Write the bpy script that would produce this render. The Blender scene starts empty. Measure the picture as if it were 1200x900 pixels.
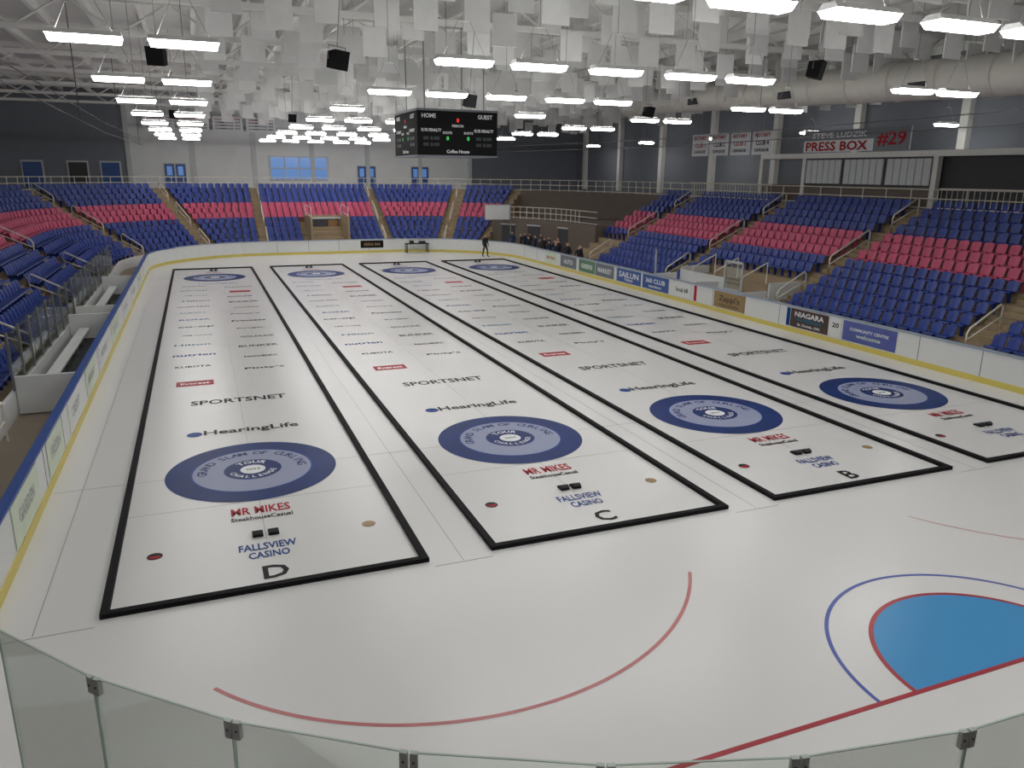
import bpy, math, random
import numpy as np
from mathutils import Vector, Matrix
random.seed(4)
scene=bpy.context.scene
COL=bpy.context.collection

# ------------------------------------------------------------ materials
def lin(c):
    return tuple(((x/255.)/12.92 if x/255.<=0.04045 else ((x/255.+0.055)/1.055)**2.4) for x in c)
MATS={}
def mat(name,rgb,rough=0.6,metal=0.0,var=0.08,scale=3.0,bump=0.0,spec=0.5,emit=None,es=0.0):
    if name in MATS: return MATS[name]
    m=bpy.data.materials.new(name); m.use_nodes=True; nt=m.node_tree; n=nt.nodes; L=nt.links
    b=n["Principled BSDF"]
    c=lin(rgb)
    tc=n.new("ShaderNodeTexCoord"); no=n.new("ShaderNodeTexNoise"); no.inputs["Scale"].default_value=scale; no.inputs["Detail"].default_value=4
    L.new(tc.outputs["Object"],no.inputs["Vector"])
    mx=n.new("ShaderNodeMix"); mx.data_type='RGBA'
    mx.inputs[6].default_value=(*[min(1,x*(1-var)) for x in c],1); mx.inputs[7].default_value=(*[min(1,x*(1+var)) for x in c],1)
    L.new(no.outputs["Fac"],mx.inputs[0]); L.new(mx.outputs[2],b.inputs["Base Color"])
    b.inputs["Roughness"].default_value=rough; b.inputs["Metallic"].default_value=metal
    b.inputs["Specular IOR Level"].default_value=spec
    if bump>0:
        bp=n.new("ShaderNodeBump"); bp.inputs["Strength"].default_value=bump; L.new(no.outputs["Fac"],bp.inputs["Height"]); L.new(bp.outputs[0],b.inputs["Normal"])
    if emit: 
        b.inputs["Emission Color"].default_value=(*lin(emit),1); b.inputs["Emission Strength"].default_value=es
    MATS[name]=m; return m

M_ice=mat("ice_surface",(214,214,213),rough=0.27,var=0.025,scale=0.15,spec=0.38)
M_conc=mat("concrete_floor",(138,126,110),rough=0.8,scale=1.2,var=0.12)
M_stand=mat("tan_concrete",(156,138,112),rough=0.8,scale=2,var=0.12)
M_blue=mat("seat_blue_plastic",(30,58,140),rough=0.42,scale=1.5,var=0.12)
M_pink=mat("seat_pink_plastic",(194,78,114),rough=0.5,scale=1.5,var=0.1)
M_white=mat("white_board_plastic",(214,216,215),rough=0.4,var=0.03)
M_yellow=mat("yellow_kickplate",(206,190,96),rough=0.45,var=0.05)
M_cap=mat("blue_cap_rail",(32,72,146),rough=0.4)
M_greycap=mat("grey_cap_rail",(150,164,182),rough=0.4)
M_black=mat("black_foam",(16,16,18),rough=0.75,var=0.2,spec=.2)
M_rubber=mat("dark_rubber",(38,40,44),rough=0.8)
M_rail=mat("painted_rail",(222,218,205),rough=0.35)
M_steel=mat("galvanised_steel",(150,152,150),rough=0.4,metal=0.7)
M_clip=mat("brushed_clip",(176,178,178),rough=0.45,metal=0.1)
M_ceil=mat("roof_deck",(208,208,205),rough=0.8,scale=0.6,var=0.08)
M_beam=mat("white_steel_beam",(224,224,220),rough=0.6)
M_baffle=mat("acoustic_baffle",(222,223,222),rough=0.9)
M_wallw=mat("white_block_wall",(226,229,231),rough=0.8,scale=0.8)
M_wallg=mat("slate_wall",(122,127,136),rough=0.8,scale=0.8)
M_walld=mat("dark_grey_wall",(70,70,74),rough=0.8)
M_taupe=mat("taupe_wall",(108,98,90),rough=0.8)
M_duct=mat("duct_metal",(210,208,200),rough=0.5,metal=0.05)
M_lamp=mat("lamp_diffuser_glow",(255,255,255),emit=(255,253,250),es=25)
M_topfill=mat("added_ceiling_fill_glow",(255,255,255),emit=(255,252,248),es=20)  # added fill glow, brightens the ceiling from the housing tops
M_house=mat("white_fixture",(225,225,225),rough=0.4)
M_navy=mat("ring_navy",(16,46,106),rough=0.4,var=0.4,scale=1.1,spec=.12)
M_lilac=mat("ring_lilac",(144,151,178),rough=0.4,var=0.06,spec=.15)
M_navy2=mat("ring_inner_navy",(24,48,104),rough=0.4,spec=.12)
M_tblack=mat("logo_black",(16,16,20),rough=0.4,spec=.12)
M_tblue=mat("logo_blue",(12,62,134),rough=0.4,spec=.12)
M_tred=mat("logo_red",(166,18,34),rough=0.4,spec=.12)
M_tgrey=mat("logo_grey",(74,80,84),rough=0.4,spec=.15)
M_tteal=mat("logo_teal",(40,110,138),rough=0.4,spec=.15)
M_twhite=mat("logo_white",(226,228,230),rough=0.35,spec=.3)
M_line=mat("faint_line",(138,141,143),rough=0.3)
M_crease=mat("crease_blue",(64,142,196),rough=0.3,var=0.03,spec=.3)
M_redline=mat("goal_red",(162,54,62),rough=0.3,var=0.15,spec=.3)
M_fadered=mat("faded_red",(184,116,118),rough=0.3,var=0.25,spec=.3)
M_cblue=mat("crease_line_blue",(78,94,166),rough=0.3,spec=.3)
M_gold=mat("ad_gold",(146,122,80),rough=0.4)
M_brown=mat("ad_brown",(66,46,40),rough=0.4)
M_adblue=mat("ad_blue",(48,84,148),rough=0.4)
M_adpurple=mat("ad_purple",(78,90,156),rough=0.4,var=0.3,scale=1)
M_adgreen=mat("ad_green",(86,126,94),rough=0.4)
M_adpale=mat("ad_pale_green",(202,214,192),rough=0.4)
M_adgrey=mat("ad_grey",(104,110,118),rough=0.4)
M_adfaint=mat("ad_faint_text",(160,166,164),rough=0.4)
M_led=mat("led_green",(60,190,90),emit=(60,200,90),es=1.0)
M_ledr=mat("led_red",(220,60,40),emit=(230,60,40),es=1.0)
M_window=mat("window_glass",(120,160,210),rough=0.15,emit=(90,140,220),es=0.35)
M_shut=mat("white_shutter",(198,202,204),rough=0.6)
M_skin=mat("skin",(196,150,124),rough=0.6)
M_hair=mat("hair",(48,36,28),rough=0.8)
M_cloth=[mat("cloth_%d"%i,c,rough=0.85) for i,c in enumerate([(28,30,38),(40,56,88),(60,60,64),(30,32,36),(24,40,70)])]
M_pants=mat("trousers",(26,27,32),rough=0.85)
M_wood=mat("wood_door",(150,110,70),rough=0.6)

def glass_mat(name,tint,gl):
    m=bpy.data.materials.new(name); m.use_nodes=True; nt=m.node_tree; n=nt.nodes; L=nt.links; n.clear()
    o=n.new("ShaderNodeOutputMaterial"); t=n.new("ShaderNodeBsdfTransparent"); t.inputs[0].default_value=(*lin(tint),1)
    g=n.new("ShaderNodeBsdfGlossy"); g.inputs["Roughness"].default_value=0.05
    fr=n.new("ShaderNodeFresnel"); fr.inputs[0].default_value=1.35
    mu=n.new("ShaderNodeMath"); mu.operation='MULTIPLY'; mu.inputs[1].default_value=gl
    mx=n.new("ShaderNodeMixShader"); L.new(fr.outputs[0],mu.inputs[0]); L.new(mu.outputs[0],mx.inputs[0]); L.new(t.outputs[0],mx.inputs[1]); L.new(g.outputs[0],mx.inputs[2]); L.new(mx.outputs[0],o.inputs[0])
    return m
M_glass=glass_mat("rink_glass",(249,252,250),0.5)
M_gedge=mat("glass_edge",(172,188,180),rough=0.2)

# ------------------------------------------------------------ builder
class B:
    def __init__(s): s.v=[]; s.f=[]; s.m=[]; s.mats=[]
    def mi(s,m):
        if m not in s.mats: s.mats.append(m)
        return s.mats.index(m)
    def add(s,vs,fs,m):
        o=len(s.v); s.v.extend([tuple(map(float,x)) for x in vs]); i=s.mi(m)
        for f in fs: s.f.append(tuple(o+k for k in f)); s.m.append(i)
    def box(s,c,sz,m,rot=0.0,rx=0.0):
        x,y,z=[q/2 for q in sz]; R=Matrix.Rotation(rot,3,'Z')@Matrix.Rotation(rx,3,'X')
        vs=[R@Vector(p)+Vector(c) for p in [(-x,-y,-z),(x,-y,-z),(x,y,-z),(-x,y,-z),(-x,-y,z),(x,-y,z),(x,y,z),(-x,y,z)]]
        s.add(vs,[(0,3,2,1),(4,5,6,7),(0,1,5,4),(1,2,6,5),(2,3,7,6),(3,0,4,7)],m)
    def bb(s,a,b,m): s.box([(a[i]+b[i])/2 for i in range(3)],[abs(b[i]-a[i]) for i in range(3)],m)
    def tube(s,pts,r,m,n=6):
        pts=[Vector(p) for p in pts]; rings=[]
        for i,p in enumerate(pts):
            d=(pts[min(i+1,len(pts)-1)]-pts[max(i-1,0)]).normalized()
            a=d.cross(Vector((0,0,1)))
            if a.length<0.05: a=d.cross(Vector((1,0,0)))
            a.normalize(); b=d.cross(a)
            rings.append([p+a*r*math.cos(2*math.pi*k/n)+b*r*math.sin(2*math.pi*k/n) for k in range(n)])
        vs=[q for R in rings for q in R]; fs=[]
        for i in range(len(pts)-1):
            for k in range(n): fs.append((i*n+k,i*n+(k+1)%n,(i+1)*n+(k+1)%n,(i+1)*n+k))
        fs.append(tuple(range(n))[::-1]); fs.append(tuple((len(pts)-1)*n+k for k in range(n)))
        s.add(vs,fs,m)
    def disc(s,c,r0,r1,z,m,a0=0,a1=360,n=64):
        vs=[];fs=[]
        for i in range(n+1):
            a=math.radians(a0+(a1-a0)*i/n); ca,sa=math.cos(a),math.sin(a)
            vs+= [(c[0]+r0*ca,c[1]+r0*sa,z),(c[0]+r1*ca,c[1]+r1*sa,z)]
        for i in range(n): fs.append((2*i,2*i+1,2*i+3,2*i+2))
        s.add(vs,fs,m)
    def make(s,name,parent=None,smooth=False,loc=None):
        me=bpy.data.meshes.new(name); me.from_pydata(s.v,[],s.f); 
        for m in s.mats: me.materials.append(m)
        me.polygons.foreach_set("material_index",s.m)
        if smooth: me.polygons.foreach_set("use_smooth",[True]*len(s.f))
        me.update(); o=bpy.data.objects.new(name,me); COL.objects.link(o)
        if parent: o.parent=parent
        if loc: o.location=loc
        return o
def empty(name,loc=(0,0,0)):
    e=bpy.data.objects.new(name,None); e.empty_display_size=0.3; e.location=loc; COL.objects.link(e); return e

# ------------------------------------------------------------ text
TC={}
def text2d(st):
    if st in TC: return TC[st]
    cu=bpy.data.curves.new("t",'FONT'); cu.body=st; cu.size=1; cu.resolution_u=2; cu.offset=0.022
    o=bpy.data.objects.new("t",cu); COL.objects.link(o)
    bpy.context.view_layer.update()
    me=bpy.data.meshes.new_from_object(o.evaluated_get(bpy.context.evaluated_depsgraph_get()))
    vs=np.array([v.co[:2] for v in me.vertices]); fs=[tuple(p.vertices) for p in me.polygons]
    bpy.data.objects.remove(o); bpy.data.meshes.remove(me)
    lo=vs.min(0); hi=vs.max(0); vs=vs-(lo+hi)/2; TC[st]=(vs.tolist(),fs,(hi-lo).tolist()); return TC[st]
def V3(o):
    o=tuple(float(q) for q in o); return Vector(o if len(o)==3 else o+(0.0,))
def put_text(b,st,o,ex,ey,w,h,m):
    vs,fs,sz=text2d(st)
    sx=(w/sz[0]) if w else h/sz[1]; sy=(h/sz[1]) if h else sx
    o=V3(o);ex=V3(ex);ey=V3(ey)
    b.add([o+ex*(p[0]*sx)+ey*(p[1]*sy) for p in vs],fs,m)
def arc_text(b,st,c,r,size,z,m,amid,span,flip=False):
    n=len(st)
    for i,ch in enumerate(st):
        if ch==' ': continue
        t=(i+0.5)/n-0.5
        a=math.radians(amid-(t*span if not flip else -t*span))
        pos=(c[0]+r*math.cos(a),c[1]+r*math.sin(a),z)
        ey=Vector((math.cos(a),math.sin(a),0))
        if flip: ey=-ey
        ex=Vector((ey.y,-ey.x,0))
        put_text(b,ch,pos,ex,ey,None,size,m)

# ------------------------------------------------------------ rink geometry
X0,X1,Y0,Y1,RC=-4.0,22.8,-14.6,47.5,8.5
def loop(o=0.0,step=5):
    pts=[]
    for cx,cy,a0 in [(X1-RC,Y0+RC,-90),(X1-RC,Y1-RC,0),(X0+RC,Y1-RC,90),(X0+RC,Y0+RC,180)]:
        for k in range(0,91,step):
            a=math.radians(a0+k); pts.append((cx+(RC+o)*math.cos(a),cy+(RC+o)*math.sin(a)))
    return pts
b=B(); P=loop(0.02,3); b.add([(x,y,0) for x,y in P],[tuple(range(len(P)))],M_ice); b.make("ice_rink_surface")
b=B(); b.bb((-32,-32,-0.3),(46,68,-0.03),M_conc); b.make("floor")

def ringwall(b,o0,o1,z0,z1,m,msel=None,step=5):
    A=loop(o0,step);C=loop(o1,step);n=len(A)
    for i in range(n):
        j=(i+1)%n; mm=msel((A[i][0]+A[j][0])/2,(A[i][1]+A[j][1])/2) if msel else m
        vs=[(*A[i],z0),(*A[j],z0),(*C[j],z0),(*C[i],z0),(*A[i],z1),(*A[j],z1),(*C[j],z1),(*C[i],z1)]
        b.add(vs,[(0,4,5,1),(2,6,7,3),(4,7,6,5)],mm)
boards=empty("hockey_rink_boards")
b=B(); ringwall(b,0.0,0.14,-0.02,1.07,M_white); b.make("board_panels",boards)
b=B(); ringwall(b,-0.02,0.0,0.0,0.2,M_yellow); b.make("kickplate",boards)
b=B(); ringwall(b,-0.03,0.16,1.07,1.12,M_cap,lambda x,y: M_cap if (x<1.0 and y<44) or y<0 else M_greycap); b.make("cap_rail",boards)
b=B()
for y in np.arange(-5,39,2.44):
    b.bb((X0-0.001,y-0.012,0.2),(X0+0.006,y+0.012,1.06),M_adgrey); b.bb((X1-0.006,y-0.012,0.2),(X1+0.001,y+0.012,1.06),M_adgrey)
for x in np.arange(5,14.4,2.44): b.bb((x-0.012,Y1-0.006,0.2),(x+0.012,Y1,1.06),M_adgrey)
b.make("panel_seams",boards)
b=B()
exR=(0,-1,0); ez=(0,0,1)
def adR(y0,y1,m,txt=[],z=0.64,h=0.78):
    b.box((X1-0.012,(y0+y1)/2,z),(0.012,abs(y1-y0),h),m)
    for (t,dz,w,hh,mm,dy) in txt: put_text(b,t,(X1-0.022,(y0+y1)/2+dy,z+dz),exR,ez,w,hh,mm)
adR(18.5,21.2,M_adblue,[("360 CLUB",0.1,2.0,.26,M_twhite,0),("members",-.2,1.3,.16,M_twhite,0)])
adR(21.4,24.2,M_adblue,[("SAILUN",0.08,2.3,.34,M_twhite,0),("TIRES",-.22,1.0,.14,M_twhite,0)])
adR(12.0,14.4,M_gold,[("Zappi's",0.05,1.6,.36,M_brown,0),("PIZZA & PASTA",-.25,1.5,.1,M_brown,0)])
adR(6.7,8.9,M_brown,[("NIAGARA",0.18,1.7,.22,M_twhite,0),("WATERPARK",-.05,1.6,.14,M_tteal,0),("St. Davids, ON",-.26,1.3,.12,M_twhite,0)])
adR(6.0,6.6,M_white,[("20",0.1,.35,.2,M_tblack,0)])
adR(8.95,9.15,M_tblue)
adR(3.3,5.9,M_adpurple,[("COMMUNITY CENTRE",0.1,1.9,.12,M_twhite,0),("welcome",-.12,1.2,.16,M_adpale,0)])
adR(24.6,27.0,M_adgrey,[("MARKET",0,1.8,.3,M_twhite,0)])
adR(27.1,29.4,M_adgreen,[("GREENS",0,1.6,.3,M_twhite,0)])
adR(29.8,32.3,M_adgrey,[("AUTO",0,1.4,.3,M_twhite,0)])
adR(33,35,M_adpale,[("CREDIT UNION",0,1.5,.2,M_tred,0)])
adR(15.9,16.1,M_tred); adR(16.4,18.0,M_white,[("local 68",0,1.1,.25,M_tgrey,0)])
exL=(0,1,0)
for y0,y1,m,t in [(-3.2,-0.9,M_adpale,"GARDEN"),(0.2,2.2,M_adpale,"FRESH"),(3.2,5.6,M_white,"CREDIT"),(6.6,8.8,M_adpale,"MARINA"),(10,12.6,M_white,"MOTORS"),(14,17,M_adpale,"DENTAL"),(19,22,M_white,"PAVING"),(24,27,M_white,"HOMES"),(29,32,M_adpale,"BAKERY")]:
    b.box((X0+0.012,(y0+y1)/2,0.64),(0.012,y1-y0,0.78),m); put_text(b,t,(X0+0.022,(y0+y1)/2,0.66),exL,ez,(y1-y0)*.6,.26,M_adfaint)
b.box((12.6,Y1-0.012,0.7),(1.9,0.012,0.6),M_tblack); put_text(b,"ARENA BAR",(12.6,Y1-0.022,0.7),(1,0,0),ez,1.4,.25,M_gold)
b.make("advert_panels",boards)

mk=empty("hockey_ice_markings"); b=B(); CX=9.36; GY=-11.2
b.disc((CX,GY),0.0,1.80,0.003,M_crease,0,180); b.disc((CX,GY),1.78,1.85,0.004,M_redline,0,180); b.disc((CX,GY),2.4,2.46,0.003,M_cblue,0,180)
b.bb((-2.2,GY-0.035,0.001),(20.9,GY+0.035,0.005),M_redline)
b.disc((2.66,-5.1),4.54,4.6,0.003,M_fadered,217,329); b.disc((16.06,-5.1),4.55,4.58,0.003,M_fadered,206,350)
b.make("crease_goal_line_and_circles",mk)

# ------------------------------------------------------------ curling sheets
S=6.242; HW=2.486; YN=-5.5; YF=39.45
def sheet(i,letter):
    e=empty("curling_sheet",(S*i,0,0)); b=B(); Z=0.006
    for ty in (0,34.75):
        b.disc((0,ty),1.3,1.829,Z,M_navy); b.disc((0,ty),0.62,1.3,Z,M_lilac); b.disc((0,ty),0.27,0.62,Z,M_navy2); b.disc((0,ty),0.0,0.27,Z+0.001,M_twhite,n=32)
        b.disc((0,ty),1.27,1.31,Z+.001,M_tblue)
        arc_text(b,"GRAND SLAM OF CURLING",(0,ty),1.07,0.21,Z+0.002,M_navy2,90,190)
        arc_text(b,"TOUR",(0,ty),0.47,0.17,Z+0.002,M_twhite,90,85)
        arc_text(b,"CHALLENGE",(0,ty),0.45,0.13,Z+0.002,M_twhite,270,160,flip=True)
        put_text(b,"2024",(0,ty,Z+.003),(1,0,0),(0,1,0),.3,.1,M_tgrey)
    def T(t,x,y,w,h,m): put_text(b,t,(x,y,Z),(1,0,0),(0,1,0),w,h,m)
    b.disc((-1.22,2.95),0,0.19,Z,M_tblue,n=24); T("HearingLife",0.17,2.95,2.35,.5,M_tblack)
    T("SPORTSNET",0,5.9,2.65,.46,M_tblack)
    b.bb((-1.75,7.95,.004),(-.65,8.55,Z),M_tred); put_text(b,"Everest",(-1.2,8.24,Z+.002),(1,0,0),(0,1,0),.85,.22,M_twhite)
    T("MR MIKES",0,-2.3,1.12,.36,M_tred); T("SteakhouseCasual",0,-2.66,1.15,.18,M_tblack)
    T("FALLSVIEW",0,-3.95,1.0,.27,M_tblue); T("CASINO",0,-4.28,.7,.25,M_tblue)
    T(letter,0.05,-4.95,None,.46,M_tblack)
    for sx,m1 in ((-1.87,M_tred),(1.87,M_gold)):
        b.disc((sx,-3.7),0,.13,Z,M_tblack if sx<0 else M_gold,n=20); b.disc((sx,-3.7),0,.1,Z+.002,m1,180,360,n=12)
    words=["KUBOTA","Pinty's","nutrien","PANCHENKO","Hilton","BUNKER","AMJ moving","GOLDLINE","co-op","Kruger","RONA","Princess"]
    cols=[M_tblack,M_tgrey,M_tblue,M_tgrey,M_tteal,M_tblack,M_tgrey,M_tblack]
    k=0
    for y in np.arange(9.7,31,1.85):
        for sx in (-1.2,1.1):
            if (abs(y-28.2)<1 and sx>0): k+=1; continue
            yy=y+(0.9 if sx<0 else 0.0)
            T(words[k%len(words)],sx+random.uniform(-.1,.1),yy,1.15+.3*((k*7)%3)/2,.28+.05*(k%3),cols[(k*5)%len(cols)]); k+=1
    b.bb((.6,27.9,.004),(1.7,28.5,Z),M_tred)
    T("HearingLife",0.1,31.9,2.2,.4,M_tteal); T("MR MIKES",0,37.2,1.0,.3,M_tred); T("CASINO",0,38.1,.9,.24,M_tblue)
    b.bb((-.006,-3.7,.0015),(.006,38.4,.003),M_line)
    for y in (-1.83,0,34.75,36.58): b.bb((-HW+.06,y-.006,.0015),(HW-.06,y+.006,.003),M_line)
    b.make("sheet_graphics",e)
    b=B(); w=.06
    b.bb((-HW-w,YN-w,0),(-HW+w,YF+w,.08),M_black); b.bb((HW-w,YN-w,0),(HW+w,YF+w,.08),M_black)
    b.bb((-HW+w,YN-w,0),(HW-w,YN+w,.08),M_black); b.bb((-HW+w,YF-w,0),(HW-w,YF+w,.08),M_black)
    b.make("foam_divider",e)
    b=B()
    for hx in (-.14,.14):
        for hy,sg in ((-3.45,1),(38.3,-1)):
            b.box((hx,hy,.025),(.19,.22,.035),M_black); b.box((hx,hy-.07*sg,.065),(.17,.09,.06),M_rubber,rx=.4*sg); b.box((hx+.03,hy+.02*sg,.046),(.05,.06,.01),M_twhite)
    b.make("hack",e)
    return e
for i,l in enumerate("DCBA"): sheet(i,l)
b=B()
for y in (-5.75,0.0,34.75): 
    for g0,g1 in [(-3.95,-2.6),(2.6,3.64),(8.84,9.88),(15.08,16.12),(21.33,22.75)]: b.bb((g0,y-.008,.001),(g1,y+.008,.003),M_line)
for x in (-3.4,3.12,9.36,15.6): b.bb((x-.006,-5.7,.001),(x+.006,38,.003),M_line)
b.make("guide_lines",mk)

# ------------------------------------------------------------ grandstands
NR=12; OD=0.75; O0=1.9; ZF=0.3; RZ=0.385
def pathpt(seg,t,o):
    if seg=='L': return (X0-o,t,0.0)
    if seg=='A': a=math.radians(t); return (X0+RC+(RC+o)*math.cos(a),Y1-RC+(RC+o)*math.sin(a),a+math.pi)
    if seg=='F': return (t,Y1+o,-math.pi/2)
    if seg=='C': a=math.radians(t); return (X1-RC+(RC+o)*math.cos(a),Y1-RC+(RC+o)*math.sin(a),a+math.pi)
    if seg=='R': return (X1+o,t,math.pi)
prof=[(1.7,-.03),(1.7,.62),(1.78,.62),(1.78,ZF)]
for k in range(NR):
    prof.append((O0+OD*k if k else 1.78,ZF+RZ*k)); prof.append((O0+OD*(k+1),ZF+RZ*k))
ZT=ZF+RZ*NR; OT=O0+OD*NR
prof.append((OT,ZT)); prof.append((15.38,ZT))
def sweep(b,samples,prof,m,caps=True):
    vs=[];fs=[];n=len(prof)
    for sg,t in samples:
        for o,z in prof: x,y,a=pathpt(sg,t,o); vs.append((x,y,z))
    for i in range(len(samples)-1):
        for k in range(n-1): fs.append((i*n+k,i*n+k+1,(i+1)*n+k+1,(i+1)*n+k))
    b.add(vs,fs,m)
    if caps:
        for i in (0,len(samples)-1):
            sg,t=samples[i]
            for k in range(n-1):
                (oa,za),(ob,zb)=prof[k],prof[k+1]
                if abs(ob-oa)>1e-4:
                    q=[pathpt(sg,t,oa)[:2]+(-.03,),pathpt(sg,t,ob)[:2]+(-.03,),pathpt(sg,t,ob)[:2]+(zb,),pathpt(sg,t,oa)[:2]+(za,)]
                    b.add(q,[(0,1,2,3)],m)
s1=[('L',-14),('L',39)]+[('A',a) for a in range(177,89,-3)]+[('F',14.3)]+[('C',a) for a in range(87,44,-3)]
s2=[('R',36),('R',-14)]
s12=[('C',a) for a in range(45,-1,-3)]+[('R',36)]
grand=empty("grandstand")
b=B(); sweep(b,s1,prof,M_stand); sweep(b,s2,prof,M_stand); b.make("concrete_terraces",grand)
b=B(); prof2=[(4.6,-.03),(4.6,2.7),(OT,2.7),(OT,ZT),(15.38,ZT)]; sweep(b,s12,prof2,M_taupe)
for ang in (10,26,38):
    x,y,a=pathpt('C',ang,4.56); b.box((x,y,1.05),(.06,1.3,2.1),M_walld,rot=a); b.box((x,y,2.2),(.1,1.5,.1),M_shut,rot=a)
b.make("corner_platform",grand)
b=B(); pf=[(1.68,-.02),(1.68,.64),(1.8,.64)]; sweep(b,s1,pf,M_white,False); sweep(b,s2,pf,M_white,False); b.make("front_parapet",grand)

sv=[];sf=[]
def sbox(a,c):
    o=len(sv); (x0,y0,z0),(x1,y1,z1)=a,c
    sv.extend([(x0,y0,z0),(x1,y0,z0),(x1,y1,z0),(x0,y1,z0),(x0,y0,z1),(x1,y0,z1),(x1,y1,z1),(x0,y1,z1)])
    for f in [(0,3,2,1),(4,5,6,7),(0,1,5,4),(1,2,6,5),(2,3,7,6),(3,0,4,7)]: sf.append(tuple(o+k for k in f))
o=len(sv)
pan=[(-.22,.44),(-.2,.47),(.0,.445),(.2,.46)]
for y,z in pan:
    for x,dz in ((-.24,.015),(0,-.01),(.24,.015)): sv.append((x,y,z+dz))
for y,z in pan:
    for x,dz in ((-.22,-.03),(0,-.04),(.22,-.03)): sv.append((x,y,z+dz))
for i in range(3):
    for j in range(2):
        sf.append((o+i*3+j,o+i*3+j+1,o+(i+1)*3+j+1,o+(i+1)*3+j)); sf.append((o+12+i*3+j,o+12+(i+1)*3+j,o+12+(i+1)*3+j+1,o+12+i*3+j+1))
sf.append((o,o+12,o+13,o+1)); sf.append((o+1,o+13,o+14,o+2))
o=len(sv); xs=[-.24,-.2,0,.2,.24]; top=[.78,.84,.86,.84,.78]; crv=[-.05,-.02,.02,-.02,-.05]
for th in (0,.03):
    for zi in range(3):
        for xi,x in enumerate(xs):
            z=[.44,.66,top[xi]][zi]; y=.2+[0,.05,.1][zi]+crv[xi]+th; sv.append((x*(.92 if zi==0 else 1),y,z))
for zi in range(2):
    for xi in range(4):
        a=o+zi*5+xi; sf.append((a,a+1,a+6,a+5)); c=a+15; sf.append((c,c+5,c+6,c+1))
for xi in range(4): sf.append((o+10+xi,o+11+xi,o+26+xi,o+25+xi))
for zi in range(2):
    sf.append((o+zi*5,o+zi*5+5,o+zi*5+20,o+zi*5+15)); sf.append((o+zi*5+4,o+zi*5+19,o+zi*5+24,o+zi*5+9))
sbox((-.03,.02,0),(.03,.16,.42))
SV=np.array(sv); NS=len(sv)
def seats_mesh(name,places,m):
    V=[];F=[]
    for i,(x,y,z,a) in enumerate(places):
        oa=a+math.pi; ey=np.array([math.cos(oa),math.sin(oa)]); ex=np.array([ey[1],-ey[0]])
        W=np.empty((NS,3)); W[:,:2]=np.array([x,y])+SV[:,:1]*ex+SV[:,1:2]*ey; W[:,2]=z+SV[:,2]; V.append(W)
    V=np.concatenate(V); 
    for i in range(len(places)): F.extend([tuple(i*NS+k for k in f) for f in sf])
    me=bpy.data.meshes.new(name); me.from_pydata(V.tolist(),[],F); me.materials.append(m); me.update()
    ob=bpy.data.objects.new(name,me); COL.objects.link(ob); ob.parent=grand; return ob
blocksL=[(-12,1.3),(2.7,11.3),(12.7,21.3),(22.7,31.3),(32.7,39)]
def excl(seg,t,k):
    if seg=='F' and 7.6<t<11.4 and k<5: return True
    if seg=='R' and 12.4<t<20.5 and k<3: return True
    if seg=='R' and t>33 and k<4: return True
    return False
blue=[];pink=[]; SP=.56
for k in range(NR):
    o=O0+OD*k+.42; z=ZF+RZ*k; L=pink if k in (5,6,7) else blue
    r=RC+o
    def run(seg,a,c,scale=1.0):
        n=int(abs(c-a)*scale/SP); 
        if n<1: return
        for i in range(n):
            t=a+(c-a)*(i+.5)/n
            if excl(seg,t,k): continue
            x,y,an=pathpt(seg,t,o); L.append((x,y,z,an))
    for a,c in blocksL: run('L',a,c)
    rr=math.radians(1)*r; g=math.degrees(.65/r)
    for a,c in ((180,148+g),(148-g,115+g),(115-g,90+g)): run('A',a,c,rr)
    run('F',4.5+.1,14.3-.1); 
    for a,c in ((90-g,63+g),(63-g,47)): run('C',a,c,rr)
    for a,c in ((36,32.7),(31.3,22.9),(21.6,13.1),(11.8,2.9),(1.5,-12)): run('R',a,c)
seats_mesh("blue_seats",blue,M_blue); seats_mesh("pink_seats",pink,M_pink)

aisles=[('L',2),('L',12),('L',22),('L',32),('A',148),('A',115),('A',90),('C',90),('C',63),('R',32),('R',22.2),('R',12.4),('R',2.2)]
b=B(); h=B()
for seg,t in aisles:
    for k in range(NR):
        o=O0+OD*(k+1)-.17; x,y,a=pathpt(seg,t,o); b.box((x,y,ZF+RZ*k+.095),(.34,1.15,.19),M_stand,rot=a)
        x,y,a=pathpt(seg,t,o-.15); b.box((x,y,ZF+RZ*k+.192),(.05,1.15,.006),M_yellow,rot=a)
    for k0,k1 in ((0,2),(4,7),(9,11)):
        def q(o,z): x,y,a=pathpt(seg,t,o); return (x,y,z)
        oa=O0+OD*k0+.25; ob=O0+OD*k1+.4; za=ZF+RZ*k0; zb=ZF+RZ*k1
        h.tube([q(oa,za),q(oa,za+.75),q(oa+.1,za+.92),q(ob-.1,zb+.97),q(ob,zb+.85),q(ob,zb)],.04,M_rail)
        h.tube([q(oa,za+.5),q(ob,zb+.5)],.03,M_rail)
b.make("aisle_steps",grand); h.make("aisle_handrails",grand,smooth=True)
h=B()
def railrun(samples,o,z,hh=1.0,sp=1.6):
    pts=[Vector(pathpt(s,t,o)[:2]+(z,)) for s,t in samples]
    for zz in (1.0,.55,.1): h.tube([p+Vector((0,0,hh*zz)) for p in pts],.028,M_rail,n=5)
    for i in range(len(pts)-1):
        d=(pts[i+1]-pts[i]); n=max(1,int(d.length/sp))
        for j in range(n): p=pts[i]+d*j/n; h.tube([p,p+Vector((0,0,hh))],.028,M_rail,n=5)
railrun(s1,OT+.15,ZT); railrun(s2,OT+.15,ZT); railrun(s12,4.7,2.7); railrun(s12,OT+.15,ZT)
h.make("concourse_railing",grand)
b=B(); zz=ZF+RZ*5
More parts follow.
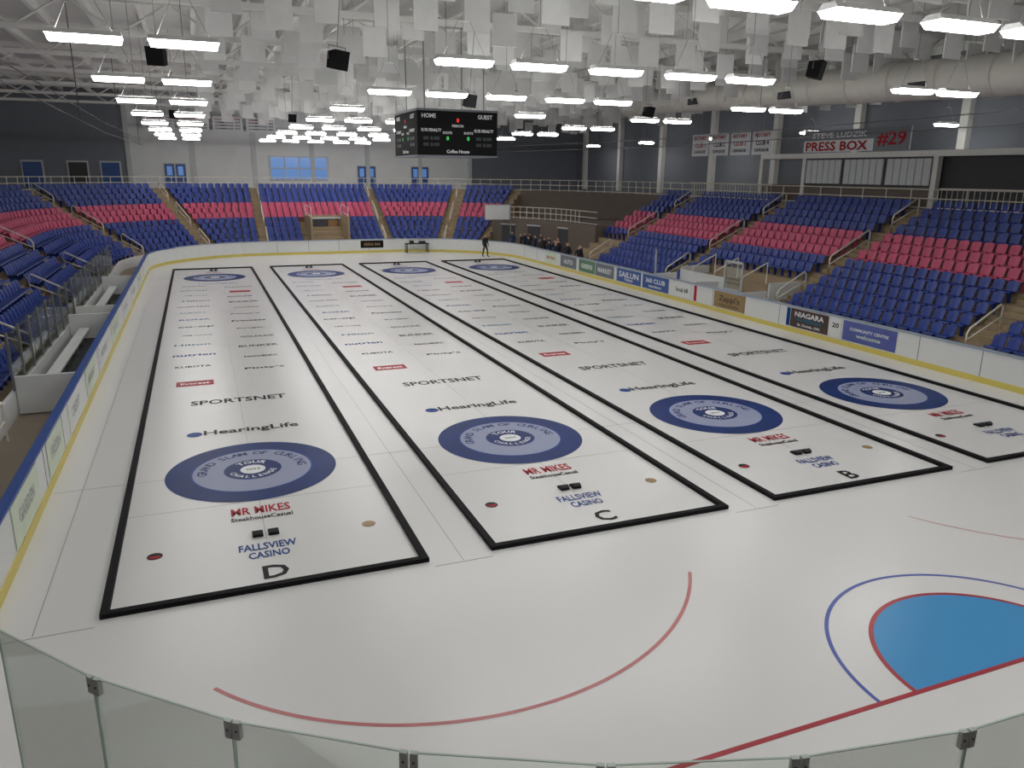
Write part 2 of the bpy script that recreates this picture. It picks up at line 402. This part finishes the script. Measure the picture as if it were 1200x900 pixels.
b.bb((7.95,49.3,-.03),(8.1,53.3,zz+.6),M_stand); b.bb((11.0,49.3,-.03),(11.15,53.3,zz+.6),M_stand); b.bb((8.1,52.9,-.03),(11.0,53.1,zz+.6),M_stand)
b.bb((8.25,52.82,.7),(10.8,52.9,2.5),M_walld); b.bb((9.9,52.76,.7),(10.7,52.82,2.4),M_wood)  # dark panel paints in the tunnel's shade, wooden door in front
b.bb((8.1,52.7,2.5),(11.0,52.9,2.65),M_shut)
for x in (8.02,11.08): b.tube([(x,49.4,zz),(x,49.4,zz+1.4),(x,53,zz+1.5),(x,53,zz)],.035,M_rail); b.tube([(x,49.4,zz+.7),(x,53,zz+.9)],.03,M_rail)
b.make("far_vomitory",grand)

# ------------------------------------------------------------ room shell
b=B(); YW=62.9
b.bb((-6.2,YW,ZT),(26.5,YW+.3,13.4),M_wallw)
b.bb((-32,YW,-.03),(-6.2,YW+.3,13.4),M_wallg); b.bb((26.5,YW,-.03),(46,YW+.3,13.4),M_wallg)
for x in np.arange(-6,27,5.4): b.bb((x-.2,YW-.15,ZT),(x+.2,YW,13.4),M_shut)
b.bb((-6.2,YW-.12,10.2),(26.5,YW,10.5),M_shut)
b.make("wall_far")
b=B(); b.bb((-20.3,-32,-.03),(-20,YW,13.4),M_wallg)
for y in np.arange(-8,62,7.6): b.bb((-20,y-.25,ZT),(-19.6,y+.25,13.4),M_beam)
b.make("wall_left")
b=B(); b.bb((38.9,-32,-.03),(39.2,YW,13.4),M_wallg); 
for y in np.arange(-8,62,7.6): b.bb((38.5,y-.25,ZT),(38.9,y+.25,13.4),M_beam)
b.make("wall_right")
b=B(); b.bb((-32,-30.3,-.03),(46,-30,13.4),M_wallw); b.make("wall_near")
b=B(); b.bb((6.1,YW-.1,5.6),(11.7,YW,7.9),M_shut)
for i in range(4):
    for j in range(2): b.bb((6.25+i*1.36,YW-.13,5.75+j*1.07),(7.47+i*1.36,YW-.09,6.7+j*1.07),M_window)
b.make("window_1")
for n,(x,w) in enumerate([(-3.2,1.9),(14.5,1.9),(20,1.9)]):
    b=B(); b.bb((x,YW-.08,ZT+.01),(x+w,YW,ZT+2.2),M_shut)
    for q in (0,1): b.bb((x+.08+q*w/2,YW-.12,ZT+.02),(x+w/2-.05+q*w/2,YW-.07,ZT+2.1),M_adblue); b.bb((x+.25+q*w/2,YW-.14,ZT+1.1),(x+w/2-.25+q*w/2,YW-.11,ZT+1.9),M_window)
    b.make("door_%d"%(n+1))
b=B()
for i,x in enumerate([-18,-14.5,-11,-8.4]):
    b.bb((x,YW-.1,ZT+.01),(x+1.7,YW,ZT+2.3),M_shut); b.bb((x+.12,YW-.14,ZT+.02),(x+1.58,YW-.08,ZT+2.15),M_adblue if i%2 else M_walld)
b.make("door_4")
b=B(); b.bb((-32,-32,13.4),(46,68,13.6),M_ceil); b.make("ceiling")
tr=empty("roof_structure"); b=B()
for y in np.arange(-3,62,7.6):
    b.bb((-20,y-.12,12.9),(39,y+.12,13.15),M_beam); b.bb((-20,y-.1,11.7),(39,y+.1,11.9),M_beam)
    for i,x in enumerate(np.arange(-20,38.6,1.9)):
        z0,z1=(11.8,13.0) if i%2 else (13.0,11.8); b.tube([(x,y,z0),(x+1.9,y,z1)],.05,M_beam,n=4)
for x in np.arange(-19,39,2.1): b.bb((x-.1,-30,13.0),(x+.1,YW,13.4),M_beam)
b.make("trusses_and_purlins",tr)
b=B()
for y in np.arange(-6.5,60,2.1):
    for x in np.arange(.5,37,1.7):
        if random.random()<.25: continue
        z=11.35+random.choice((-.35,0,.3)); xx=x+random.uniform(-.2,.2); 
        b.box((xx,y,z),(.85,.05,1.0),M_baffle,rot=random.uniform(-.06,.06)); b.tube([(xx,y,z+.5),(xx,y,13.0)],.008,M_steel,n=3)
b.make("acoustic_baffles",tr)
b=B()
for x in (-3.9,22.8):   # net support cables above the side boards
    for z in (8.2,8.6): b.tube([(x,-12,z),(x,20,z-.25),(x,46,z)],.018,M_walld,n=4)
    for y in (-3,12.2,27.4,42.6): b.tube([(x,y,8.1),(x,y,11.7)],.015,M_walld,n=4)
b.make("net_support_cables",tr)

# ------------------------------------------------------------ lamps
b=B()
b.add([(-.66,-.13,0.16),(.66,-.13,0.16),(.66,.13,0.16),(-.66,.13,0.16),(-.67,-.23,0.06),(.67,-.23,0.06),(.67,.23,0.06),(-.67,.23,0.06)],[(0,1,2,3),(0,4,5,1),(1,5,6,2),(2,6,7,3),(3,7,4,0)],M_house)
b.add([(-.66,-.22,0.06),(.66,-.22,0.06),(.66,.22,0.06),(-.66,.22,0.06),(-.63,-.15,-.05),(.63,-.15,-.05),(.63,.15,-.05),(-.63,.15,-.05)],[(7,6,5,4),(0,4,5,1),(1,5,6,2),(2,6,7,3),(3,7,4,0)],M_lamp)
b.add([(-.6,-.08,.165),(.6,-.08,.165),(.6,.08,.165),(-.6,.08,.165)],[(0,1,2,3)],M_topfill)  # added glowing strip on the housing top, there to lift the ceiling
for xx in (-.5,.5): b.tube([(xx,0,.17),(xx*.3,0,.9)],.008,M_steel,n=3)
b.tube([(0,0,.9),(0,0,4.2)],.012,M_steel,n=3); b.tube([(-.15,0,.9),(.15,0,.9)],.008,M_steel,n=3)
lamp=b.make("hanging_light_fixture"); lm=lamp.data; first=True
for y in (-14.5,-6.9,1.0,8.6,16.2,23.8,31.4,39.0,46.6,54.2):
    for x in (-2.4,-.6,5.4,7.3,9.4,11.6,13.5,19.4,21.2):
        if abs(y-16.2)<1 and 7<x<12: continue
        if first: o=lamp; first=False
        else: o=bpy.data.objects.new("hanging_light_fixture",lm); COL.objects.link(o)
        o.location=(x,y,8.95)
for y in (-6,4,14,24,34,44,54):
    for x in (36.3,-17):
        o=bpy.data.objects.new("hanging_light_fixture",lm); COL.objects.link(o); o.location=(x,y,9.15)

b=B(); 
b.add([(-.3,-.22,-.3),(.3,-.22,-.3),(.22,.22,-.25),(-.22,.22,-.25),(-.3,-.3,.3),(.3,-.3,.3),(.22,.2,.25),(-.22,.2,.25)],[(0,3,2,1),(4,5,6,7),(0,1,5,4),(1,2,6,5),(2,3,7,6),(3,0,4,7)],M_black)
b.tube([(-.34,0,0),(-.34,0,.42),(.34,0,.42),(.34,0,0)],.02,M_steel); b.tube([(0,0,.42),(0,0,5.6)],.02,M_steel,n=4)
sp=b.make("hanging_speaker"); smesh=sp.data
for i,(x,y,z,r) in enumerate([(2.6,1.8,8.95,.5),(-1.2,4.2,9.1,-.4),(13.6,-1.3,9.0,.6),(8.4,9.6,8.9,.2),(17,12,9.0,.4),(4.4,27,9.2,.1),(-1.3,27,9.2,-.3)]):
    o=sp if i==0 else bpy.data.objects.new("hanging_speaker",smesh)
    if i: COL.objects.link(o)
    o.location=(x,y,z); o.rotation_euler=(.1,.05,r); o.scale=(.7,.7,.7)

b=B(); cx,cy,zz,W,H=9.75,17.0,8.08,3.5,1.75
b.box((cx,cy,zz),(W,3.9,H),M_black); b.box((cx,cy,zz+H/2+.04),(W+.06,3.96,.08),M_adgrey); b.box((cx,cy,zz-H/2-.03),(W+.06,3.96,.06),M_adgrey)
def face(o,ex):
    T=lambda t,u,v,w,h,m: put_text(b,t,Vector(o)+Vector(ex)*u+Vector((0,0,v)),ex,ez,w,h,m)
    T("HOME",-1.25,.68,.6,.17,M_twhite); T("GUEST",1.2,.68,.65,.17,M_twhite); T("PERIOD",0,.3,.5,.1,M_twhite)
    for u in (-1.15,1.15): T("PLYR PENALTY",u,.12,.85,.12,M_twhite); T("88 8:88",u,-.2,.7,.14,M_tgrey); T("88 8:88",u,-.45,.7,.14,M_tgrey); T("SHOTS",u*.4,.02,.4,.1,M_twhite)
    T("0",0,.52,None,.16,M_ledr); T("0",-.45,-.2,None,.16,M_led); T("0",.45,-.2,None,.16,M_led)
    T("Coffee House",0,-.72,1.0,.14,M_twhite)
face((cx,cy-1.96,zz),(1,0,0)); face((cx-W/2-.01,cy,zz),(0,-1,0)); face((cx+W/2+.01,cy,zz),(0,1,0))
for dx in (-1.3,1.3):
    for dy in (-1.5,1.5): b.tube([(cx+dx,cy+dy,zz+H/2),(cx+dx,cy+dy,13.1)],.025,M_steel,n=4)
b.make("hanging_scoreboard")

b=B(); b.tube([(28,-14,9.55),(28,4,10.25),(28,17,10.75),(28,33,11.3)],.8,M_duct,n=24)
for y in np.arange(-12,33,2.4): z=10.25+(y-4)*.0385; b.tube([(28,y-.04,z),(28,y+.04,z)],.84,M_duct,n=24)
for y in (0,8,16,24): z=10.25+(y-4)*.0385; b.box((27.25,y,z-.3),(.1,.9,.35),M_walld); 
for y in (-6,4,14,24): z=10.25+(y-4)*.0385; b.tube([(28,y,z+.8),(28,y,13.2)],.02,M_steel,n=4)
b.make("ventilation_duct",smooth=True)

pb=empty("press_box"); b=B(); xp=34.2
b.bb((xp,-14,7.55),(xp+4.3,26,7.85),M_beam)
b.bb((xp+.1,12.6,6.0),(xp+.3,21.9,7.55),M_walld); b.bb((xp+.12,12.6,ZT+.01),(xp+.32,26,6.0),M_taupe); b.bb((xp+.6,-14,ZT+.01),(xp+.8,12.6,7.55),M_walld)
for i in range(3):
    y0=12.8+i*3.05
    for j in range(6): b.bb((xp+.02,y0+j*.47,6.1),(xp+.1,y0+.42+j*.47,7.45),M_shut)
for y in (-13,-5,3,12.6,22,26): b.bb((xp+.1,y-.15,ZT+.01),(xp+.4,y+.15,7.55),M_beam)
b.make("press_box_front",pb)
b=B(); b.bb((xp-.06,14.2,7.9),(xp,22.0,9.1),M_twhite); b.bb((xp-.08,14.2,7.9),(xp-.06,16.6,9.1),M_adgrey); b.bb((xp-.08,16.6,8.55),(xp-.06,22.0,9.1),M_adgrey)
put_text(b,"PRESS BOX",(xp-.09,19.4,8.22),exR,ez,4.8,.52,M_tred); put_text(b,"STEVE LUDZIK",(xp-.09,19.2,8.83),exR,ez,4.2,.3,M_twhite); put_text(b,"#29",(xp-.09,15.4,8.5),exR,ez,1.9,.8,M_tred)
b.make("press_box_sign",pb)
h=B()
for y0,y1 in ((-12,11.5),(24,33)):
    for zq in (ZT+.1,ZT+1.05): h.tube([(33.6,y0,zq),(33.6,y1,zq)],.035,M_rail)
    for y in np.arange(y0,y1,.3): h.tube([(33.6,y,ZT+.01),(33.6,y,ZT+1.05)],.016,M_rail,n=4)
h.make("balcony_railing",pb)
b=B()
for i in range(4):
    x=-4.4+i*2.9; b.box((x+1.2,61.5,10.6),(2.6,.04,1.3),M_twhite)
    for r in range(4): put_text(b,"CHAMPIONS 19%d"%(60+i*7+r),(x+1.2,61.46,11.0-r*.27),(1,0,0),ez,2.2,.15,M_tred if r==0 else M_tblack)
    b.tube([(x+1.2,61.5,11.25),(x+1.2,61.5,13.39)],.02,M_steel,n=4)
b.make("championship_banners")
b=B()
for i in range(4):
    y=32.6-i*2.3; b.box((34.0,y,8.6),(.04,2.0,1.5),M_twhite)
    put_text(b,"ROTARY",(33.96,y,9.1),exR,ez,1.5,.25,M_tred); put_text(b,"CLUB %d"%(i+1),(33.96,y,8.6),exR,ez,1.3,.3,M_tblack if i%2 else M_tred); put_text(b,"LEAGUE",(33.96,y,8.15),exR,ez,1.4,.2,M_tblack)
    b.tube([(34,y,9.35),(34,y,13.39)],.015,M_steel,n=4)
b.make("club_banners")

bn=empty("players_bench"); b=B()
for y0,y1 in ((6.5,16.5),(18.5,28.5)):
    b.bb((-5.66,y0,-.02),(-4.18,y1,.1),M_rubber)
    b.bb((-5.3,y0+.3,.5),(-4.95,y1-.3,.56),M_white)
    for y in np.arange(y0+.6,y1,1.6): b.bb((-5.2,y-.04,.1),(-5.05,y+.04,.5),M_steel)
    for y in (y0,y1): b.bb((-5.66,y-.06,0),(-4.18,y+.06,1.05),M_white)
b.bb((-5.66,16.56,0),(-4.18,18.44,.25),M_stand)
b.make("bench_and_partitions",bn)
g=B()
for y in np.arange(6.5,34,1.5):
    g.bb((-5.72,y+.03,.66),(-5.70,y+1.47,2.2),M_glass); g.bb((-5.74,y-.03,.65),(-5.68,y+.03,2.25),M_steel)
g.make("bench_rear_glass",bn)
h=B()
for y0 in (-3.5,1.0):
    h.tube([(-5.5,y0,0),(-5.5,y0,1.0),(-5.5,y0+3,1.0),(-5.5,y0+3,0)],.03,M_rail); h.tube([(-5.5,y0,.5),(-5.5,y0+3,.5)],.025,M_rail)
h.make("guard_rail",bn)
pn=empty("penalty_box"); b=B()
b.bb((23.0,12.6,-.02),(24.45,20.3,.1),M_rubber); b.bb((24.0,13,.5),(24.35,19.9,.56),M_white)
for y in (12.6,16.4,20.3): b.bb((23.0,y-.05,0),(24.45,y+.05,1.15),M_white)
for y in np.arange(13,20,1.7): b.bb((24.1,y,.1),(24.25,y+.08,.5),M_steel)
b.bb((24.72,12.7,ZF),(26.6,12.8,1.5),M_white); b.bb((24.72,20.2,ZF),(26.6,20.3,1.5),M_white)
b.bb((24.62,16.0,ZF),(24.7,20.2,1.35),M_white)
for y in (12.7,14,20.3): b.bb((23.0,y-.04,.1),(23.06,y+.04,2.5),M_clip)
b.bb((23.02,12.74,1.15),(23.04,13.96,2.45),M_glass); b.bb((23.0,12.7,2.45),(23.06,14,2.55),M_clip); b.bb((23.0,12.7,1.12),(23.06,14,1.2),M_clip)
for yy in (15.0,17.4,19.4): b.tube([(24.9,yy,ZF),(24.9,yy,1.5),(26.4,yy,2.2),(26.4,yy,1.1)],.04,M_rail)
b.make("penalty_box_parts",pn)

# ------------------------------------------------------------ near corner glass
gl=empty("corner_glass"); g=B(); c=B()
pts=[]; gc=(4.5,-6.1); GR=8.4
a=215.0
while a<268: pts.append((gc[0]+GR*math.cos(math.radians(a)),gc[1]+GR*math.sin(math.radians(a)))); a+=8.25
x=pts[-1][0]+1.22
while x<15: pts.append((x,-14.5)); x+=1.22
ZG=3.05
for i in range(len(pts)-1):
    p=Vector((*pts[i],0)); q=Vector((*pts[i+1],0)); d=(q-p); L=d.length; ang=math.atan2(d.y,d.x); mid=(p+q)/2
    g.box((mid.x,mid.y,(1.12+ZG)/2),(L-.014,.012,ZG-1.12),M_glass,rot=ang)
    c.box((mid.x,mid.y,ZG+.003),(L-.014,.014,.006),M_gedge,rot=ang)
    for e,sg in ((p,1),(q,-1)):
        w=e+d.normalized()*.008*sg; c.box((w.x,w.y,(1.12+ZG)/2),(.004,.013,ZG-1.12),M_gedge,rot=ang)
    if i>0:
        for sg in (-1,1):
            w=p+d.normalized()*.032*sg if sg>0 else p-(p-Vector((*pts[i-1],0))).normalized()*.032
            an=ang if sg>0 else math.atan2(pts[i][1]-pts[i-1][1],pts[i][0]-pts[i-1][0])
            c.box((w.x,w.y,ZG-.06),(.05,.034,.13),M_clip,rot=an); c.box((w.x,w.y,ZG-.06),(.014,.042,.014),M_walld,rot=an)
        c.box((p.x,p.y,1.2),(.1,.05,.18),M_clip,rot=ang)
g.make("glass_panes",gl); c.make("glass_edges_and_clips",gl)

# ------------------------------------------------------------ people
def person(loc,rot,cl,pose=0,hgt=1.75):
    k=hgt/1.75; me=bpy.data.meshes.new("p")
    V=[];E=[];Rr=[]
    def v(p,r,par=None):
        V.append(p);Rr.append(r)
        if par is not None:E.append((par,len(V)-1))
        return len(V)-1
    pel=v((0,0,.96),(.15,.11)); sp=v((0,.01,1.15),(.14,.10),pel); ch=v((0,0,1.36),(.17,.11),sp); nk=v((0,0,1.5),(.06,.06),ch)
    hd=v((0,-.01,1.6),(.085,.095),nk); ht=v((0,0,1.69),(.08,.09),hd)
    v((0,-.125,1.59),(.016,.016),hd)
    for s in (-1,1):
        hp=v((.09*s,0,.88),(.095,.095),pel); st=.1*pose*s
        kn=v((.11*s,-.02-st,.5),(.065,.065),hp); an=v((.12*s,.02-st*1.6,.1),(.045,.045),kn); v((.13*s,-.16-st*1.6,.04),(.04,.03),an)
        sh=v((.19*s,0,1.4),(.065,.065),ch)
        if pose==2: el=v((.27*s,-.02,1.14),(.05,.05),sh); wr=v((.1*s,-.22,1.16),(.035,.035),el); fd=Vector((-.8*s,-.3,0))
        else: el=v((.27*s,.02,1.13),(.05,.05),sh); wr=v((.28*s,-.08,.89),(.032,.032),el); fd=Vector((0,-.15,-1))
        fd.normalize(); pm=v(tuple(Vector(V[wr])+fd*.06),(.035,.02),wr); P0=Vector(V[pm]); 
        sd=Vector((0,1,0)) if pose!=2 else Vector((0,0,1))
        for i,(ln) in enumerate((.06,.075,.08,.07,.055)):
            off=sd*(-.034+.017*i)
            if i==0: m=v(tuple(P0+off*1.1-sd*.02),(.009,.009),pm); v(tuple(P0+off*1.3-sd*.03+fd*.04),(.008,.008),m)
            else: m=v(tuple(P0+off+fd*(.03+ln*.4)),(.009,.009),pm); v(tuple(P0+off+fd*(.03+ln)+Vector((-.02*s,0,0))),(.008,.008),m)
    me.from_pydata([tuple(c*k for c in p) for p in V],E,[]); ob=bpy.data.objects.new("tmp",me); COL.objects.link(ob)
    md=ob.modifiers.new("s",'SKIN'); 
    for i,sv_ in enumerate(me.skin_vertices[0].data): sv_.radius=(Rr[i][0]*k,Rr[i][1]*k); sv_.use_root=(i==0)
    ob.modifiers.new("u",'SUBSURF').levels=1
    bpy.context.view_layer.update()
    m2=bpy.data.meshes.new_from_object(ob.evaluated_get(bpy.context.evaluated_depsgraph_get())); bpy.data.objects.remove(ob)
    m2.materials.clear()
    for m in (M_pants,cl,M_skin,M_hair,M_black): m2.materials.append(m)
    for p in m2.polygons:
        c=p.center/k; p.use_smooth=True
        if c.z>1.66 or (c.z>1.55 and c.y>.03): i=3
        elif c.z>1.5: i=2
        elif c.z<.11: i=4
        elif abs(c.x)>.21 and c.z<.88 or (pose==2 and c.y<-.2): i=2
        elif c.z<.93 and abs(c.x)<.22: i=0
        else: i=1
        p.material_index=i
    o=bpy.data.objects.new("standing_person",m2); COL.objects.link(o); o.location=loc; o.rotation_euler=(0,0,rot); return o
spec=[(20.5,41.6,0,.4,0,1,1.8)]
for i in range(22):
    y=30.5+i*.62+random.uniform(-.15,.15)
    x=23.35+(i%3)*.36 if y<36 else 23.4+(i%3)*.75+random.uniform(0,.3)
    spec.append((x,y,-.03,random.uniform(-2.6,-.6),i%5,i%3,random.uniform(1.72,1.92)))
for x,y,z,r,c,po,hh in spec: person((x,y,z),r,M_cloth[c],po,hh)

b=B(); b.bb((15.2,46.3,.72),(17.2,46.9,.77),M_black)
for x in (15.3,17.1):
    for y in (46.35,46.85): b.bb((x-.03,y-.03,0),(x+.03,y+.03,.72),M_black)
b.bb((15.6,46.4,.77),(15.9,46.8,1.0),M_rubber); b.bb((16.4,46.4,.77),(16.9,46.8,.95),M_rubber); b.make("timing_table")
b=B(); b.tube([(24.2,45.5,0),(24.2,45.5,4.4)],.05,M_steel); b.box((23.0,45.5,3.3),(2.2,.06,1.2),M_twhite); b.box((23.0,45.54,3.3),(2.3,.04,1.3),M_steel); b.tube([(22.0,45.6,3.8),(24.2,45.6,3.8)],.03,M_steel)
b.make("display_screen_on_pole")

# ------------------------------------------------------------ world, camera
w=bpy.data.worlds.new("w"); scene.world=w; w.use_nodes=True; w.node_tree.nodes["Background"].inputs[0].default_value=(.8,.85,.9,1); w.node_tree.nodes["Background"].inputs[1].default_value=.3
p=[-0.6447,-17.2905,6.5008,0.3807,0.2663,0.0102,904.9]
yaw,pitch,roll=p[3:6]
f=Vector((math.sin(yaw)*math.cos(pitch),math.cos(yaw)*math.cos(pitch),-math.sin(pitch))); r=Vector((math.cos(yaw),-math.sin(yaw),0)); u=r.cross(f)
r2=r*math.cos(roll)+u*math.sin(roll); u2=-r*math.sin(roll)+u*math.cos(roll)
cam=bpy.data.cameras.new("camera"); co=bpy.data.objects.new("camera",cam); COL.objects.link(co); scene.camera=co
co.matrix_world=Matrix(((r2.x,u2.x,-f.x,p[0]),(r2.y,u2.y,-f.y,p[1]),(r2.z,u2.z,-f.z,p[2]),(0,0,0,1)))
cam.sensor_width=36; cam.sensor_fit='HORIZONTAL'; cam.lens=p[6]/1200*36; cam.clip_end=300
scene.view_settings.view_transform='Standard'
